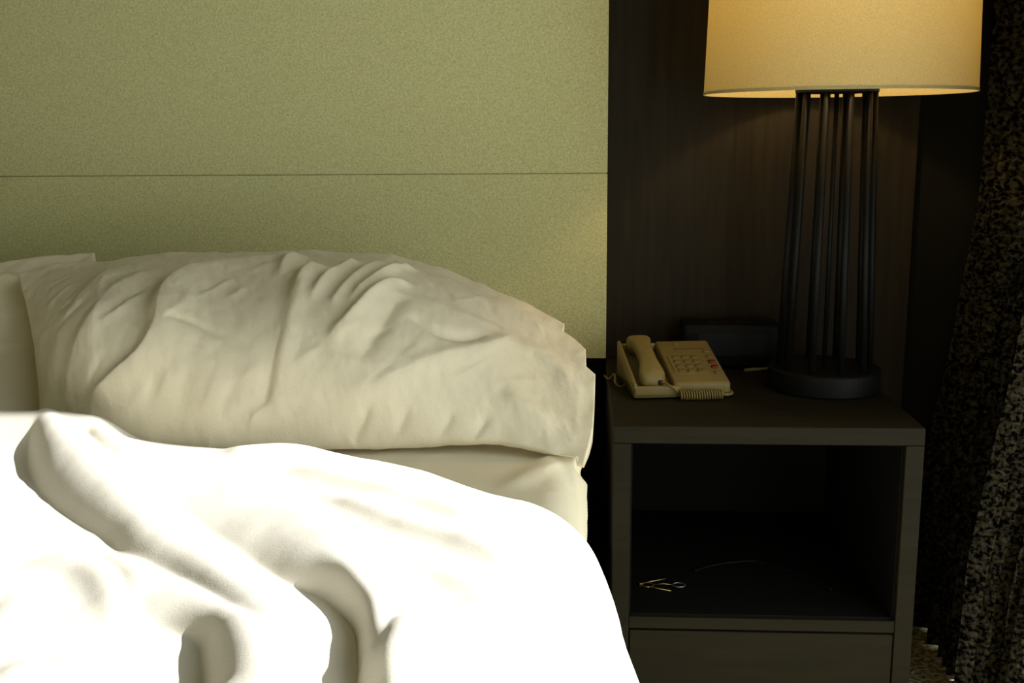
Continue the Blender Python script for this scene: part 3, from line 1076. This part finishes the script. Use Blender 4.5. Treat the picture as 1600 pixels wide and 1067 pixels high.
q0 = on_z(1163, 579, NZ_ + 0.004)
q1 = on_z(1208, 576, NZ_ + 0.004)
pen = thing('pen', 'short pale green pen lying beside the lamp base', 'pen', ((q0.x + q1.x) / 2, (q0.y + q1.y) / 2, NZ_))
pv = Vector((q1.x - q0.x, q1.y - q0.y, 0)) / 2
obj('barrel', tube(bmesh.new(), [-pv + Vector((0, 0, 0.0045)), pv * 0.5 + Vector((0, 0, 0.0045))], 0.0042, 12), 'pen', pen, True)
obj('cap', tube(bmesh.new(), [pv * 0.5 + Vector((0, 0, 0.0047)), pv + Vector((0, 0, 0.0047))], 0.0046, 12), 'grey_metal', pen, True)

# ================================================================== THINGS IN THE OPEN SHELF
g0 = on_z(992, 911, SZ + 0.012)
gl = thing('eyeglasses', 'gold wire eyeglasses lying at the left of the open shelf', 'eyeglasses', (g0.x + 0.012, g0.y + 0.02, SZ), R(0))


def rim(cx, cy):
    return [(cx + 0.022 * math.cos(2 * math.pi * k / 28), cy, 0.020 + 0.018 * math.sin(2 * math.pi * k / 28)) for k in range(29)]


bmg = bmesh.new()
tube(bmg, [(0.0, -0.004, 0.004), (0.018, 0.0, 0.007), (0.048, 0.006, 0.011)], 0.0013, 8)
obj('temple', bmg, 'gold', gl, True)
obj('temple', tube(bmesh.new(), [(0.0, -0.008, 0.0035), (0.022, -0.018, 0.003), (0.055, -0.030, 0.002)], 0.0013, 8), 'gold', gl, True)
obj('hinge', bx(-0.003, 0.003, -0.009, -0.001, 0.0, 0.007, bev=0.001), 'gold', gl)
obj('rim', tube(bmesh.new(), [(0.012 + 0.012 * math.cos(2 * math.pi * k / 24), -0.006 + 0.010 * math.sin(2 * math.pi * k / 24), 0.003) for k in range(25)], 0.0013, 8), 'gold', gl, True)
obj('rim', tube(bmesh.new(), [(0.072 + 0.012 * math.cos(2 * math.pi * k / 24), -0.004 + 0.010 * math.sin(2 * math.pi * k / 24), 0.003) for k in range(25)], 0.0013, 8), 'grey_metal', gl, True)
obj('bridge', tube(bmesh.new(), [(0.024, -0.006, 0.003), (0.042, -0.004, 0.005), (0.060, -0.004, 0.003)], 0.0011, 8), 'gold', gl, True)

cpts = [on_z(u, v, SZ + 0.003) for u, v in ((1085, 892), (1110, 884), (1150, 878), (1185, 877), (1225, 889), (1270, 906), (1300, 922))]
c0 = Vector((cpts[3].x, cpts[3].y, SZ))
cc = resample([tuple(p - c0) for p in cpts], 40)
cb = obj('cable', tube(bmesh.new(), [tuple(p) for p in cc], 0.0028, 8), 'black_plastic', None, True)
cb.location = c0
tag(cb, 'thin dark cable lying in an arc on the open shelf', 'cable')

# ================================================================== CURTAIN
def curtain():
    zz = np.concatenate([np.linspace(0.012, 1.1, 110, endpoint=False), np.linspace(1.1, 2.44, 90)])
    # unseen near edge, shaped to end the sun patch along the duvet hem
    edge = [(-1.6, -0.855), (-0.75, -0.86), (-0.52, -0.865), (-0.40, -0.875), (-0.30, -0.895), (-0.20, -0.96), (-0.10, -1.05), (-0.04, -1.09), (0.03, -1.115)]
    ez = [0.0, 0.28, 0.40, 0.78, 0.98] + [0.62 + (0.86 - x) * math.tan(SUN_EL) for x, y in edge[::-1]]
    ed = [-0.63, -0.63, -0.64, -0.64, -1.08] + [y for x, y in edge[::-1]]  # held back low down to let sun onto the floor
    e = np.interp(zz, ez, ed)
    q = np.linspace(0, 1, 420)
    Y = -0.035 + (e[:, None] + 0.035) * q[None]
    Q = np.repeat(q[None], len(zz), 0)
    Z = np.repeat(zz[:, None], len(q), 1)
    ph = 2 * math.pi * (11.0 * Q + 0.35 * np.sin(2 * math.pi * Q * 2.3) + 0.05 * np.sin(Z * 3))
    amp = 0.026 + 0.006 * np.sin(2 * math.pi * Q * 1.7 + 1)
    X = 0.868 + amp * np.sin(ph) + 0.006 * fbm(Q * 9, Z * 3, 2) - 0.095 * sstep(0.0, 1.0, np.clip((1.05 - Z) / 1.05, 0, 1))
    Y = Y + 0.010 * np.cos(ph)
    return np.stack([X, Y, Z], -1)


cp = curtain()
ct = thing('curtain', 'dark flecked tweed curtain hanging in folds right of the nightstand', 'curtain', (0.868, -0.45, 0.0))
me = grid_mesh('cloth', cp - np.array([0.868, -0.45, 0.0]))
cl = obj('cloth', me, 'curtain', ct, True)
rail = obj('rail', tube(bmesh.new(), [(0, 0.42, 2.46), (0, -3.9, 2.46)], 0.012, 12), 'alu', ct, True)
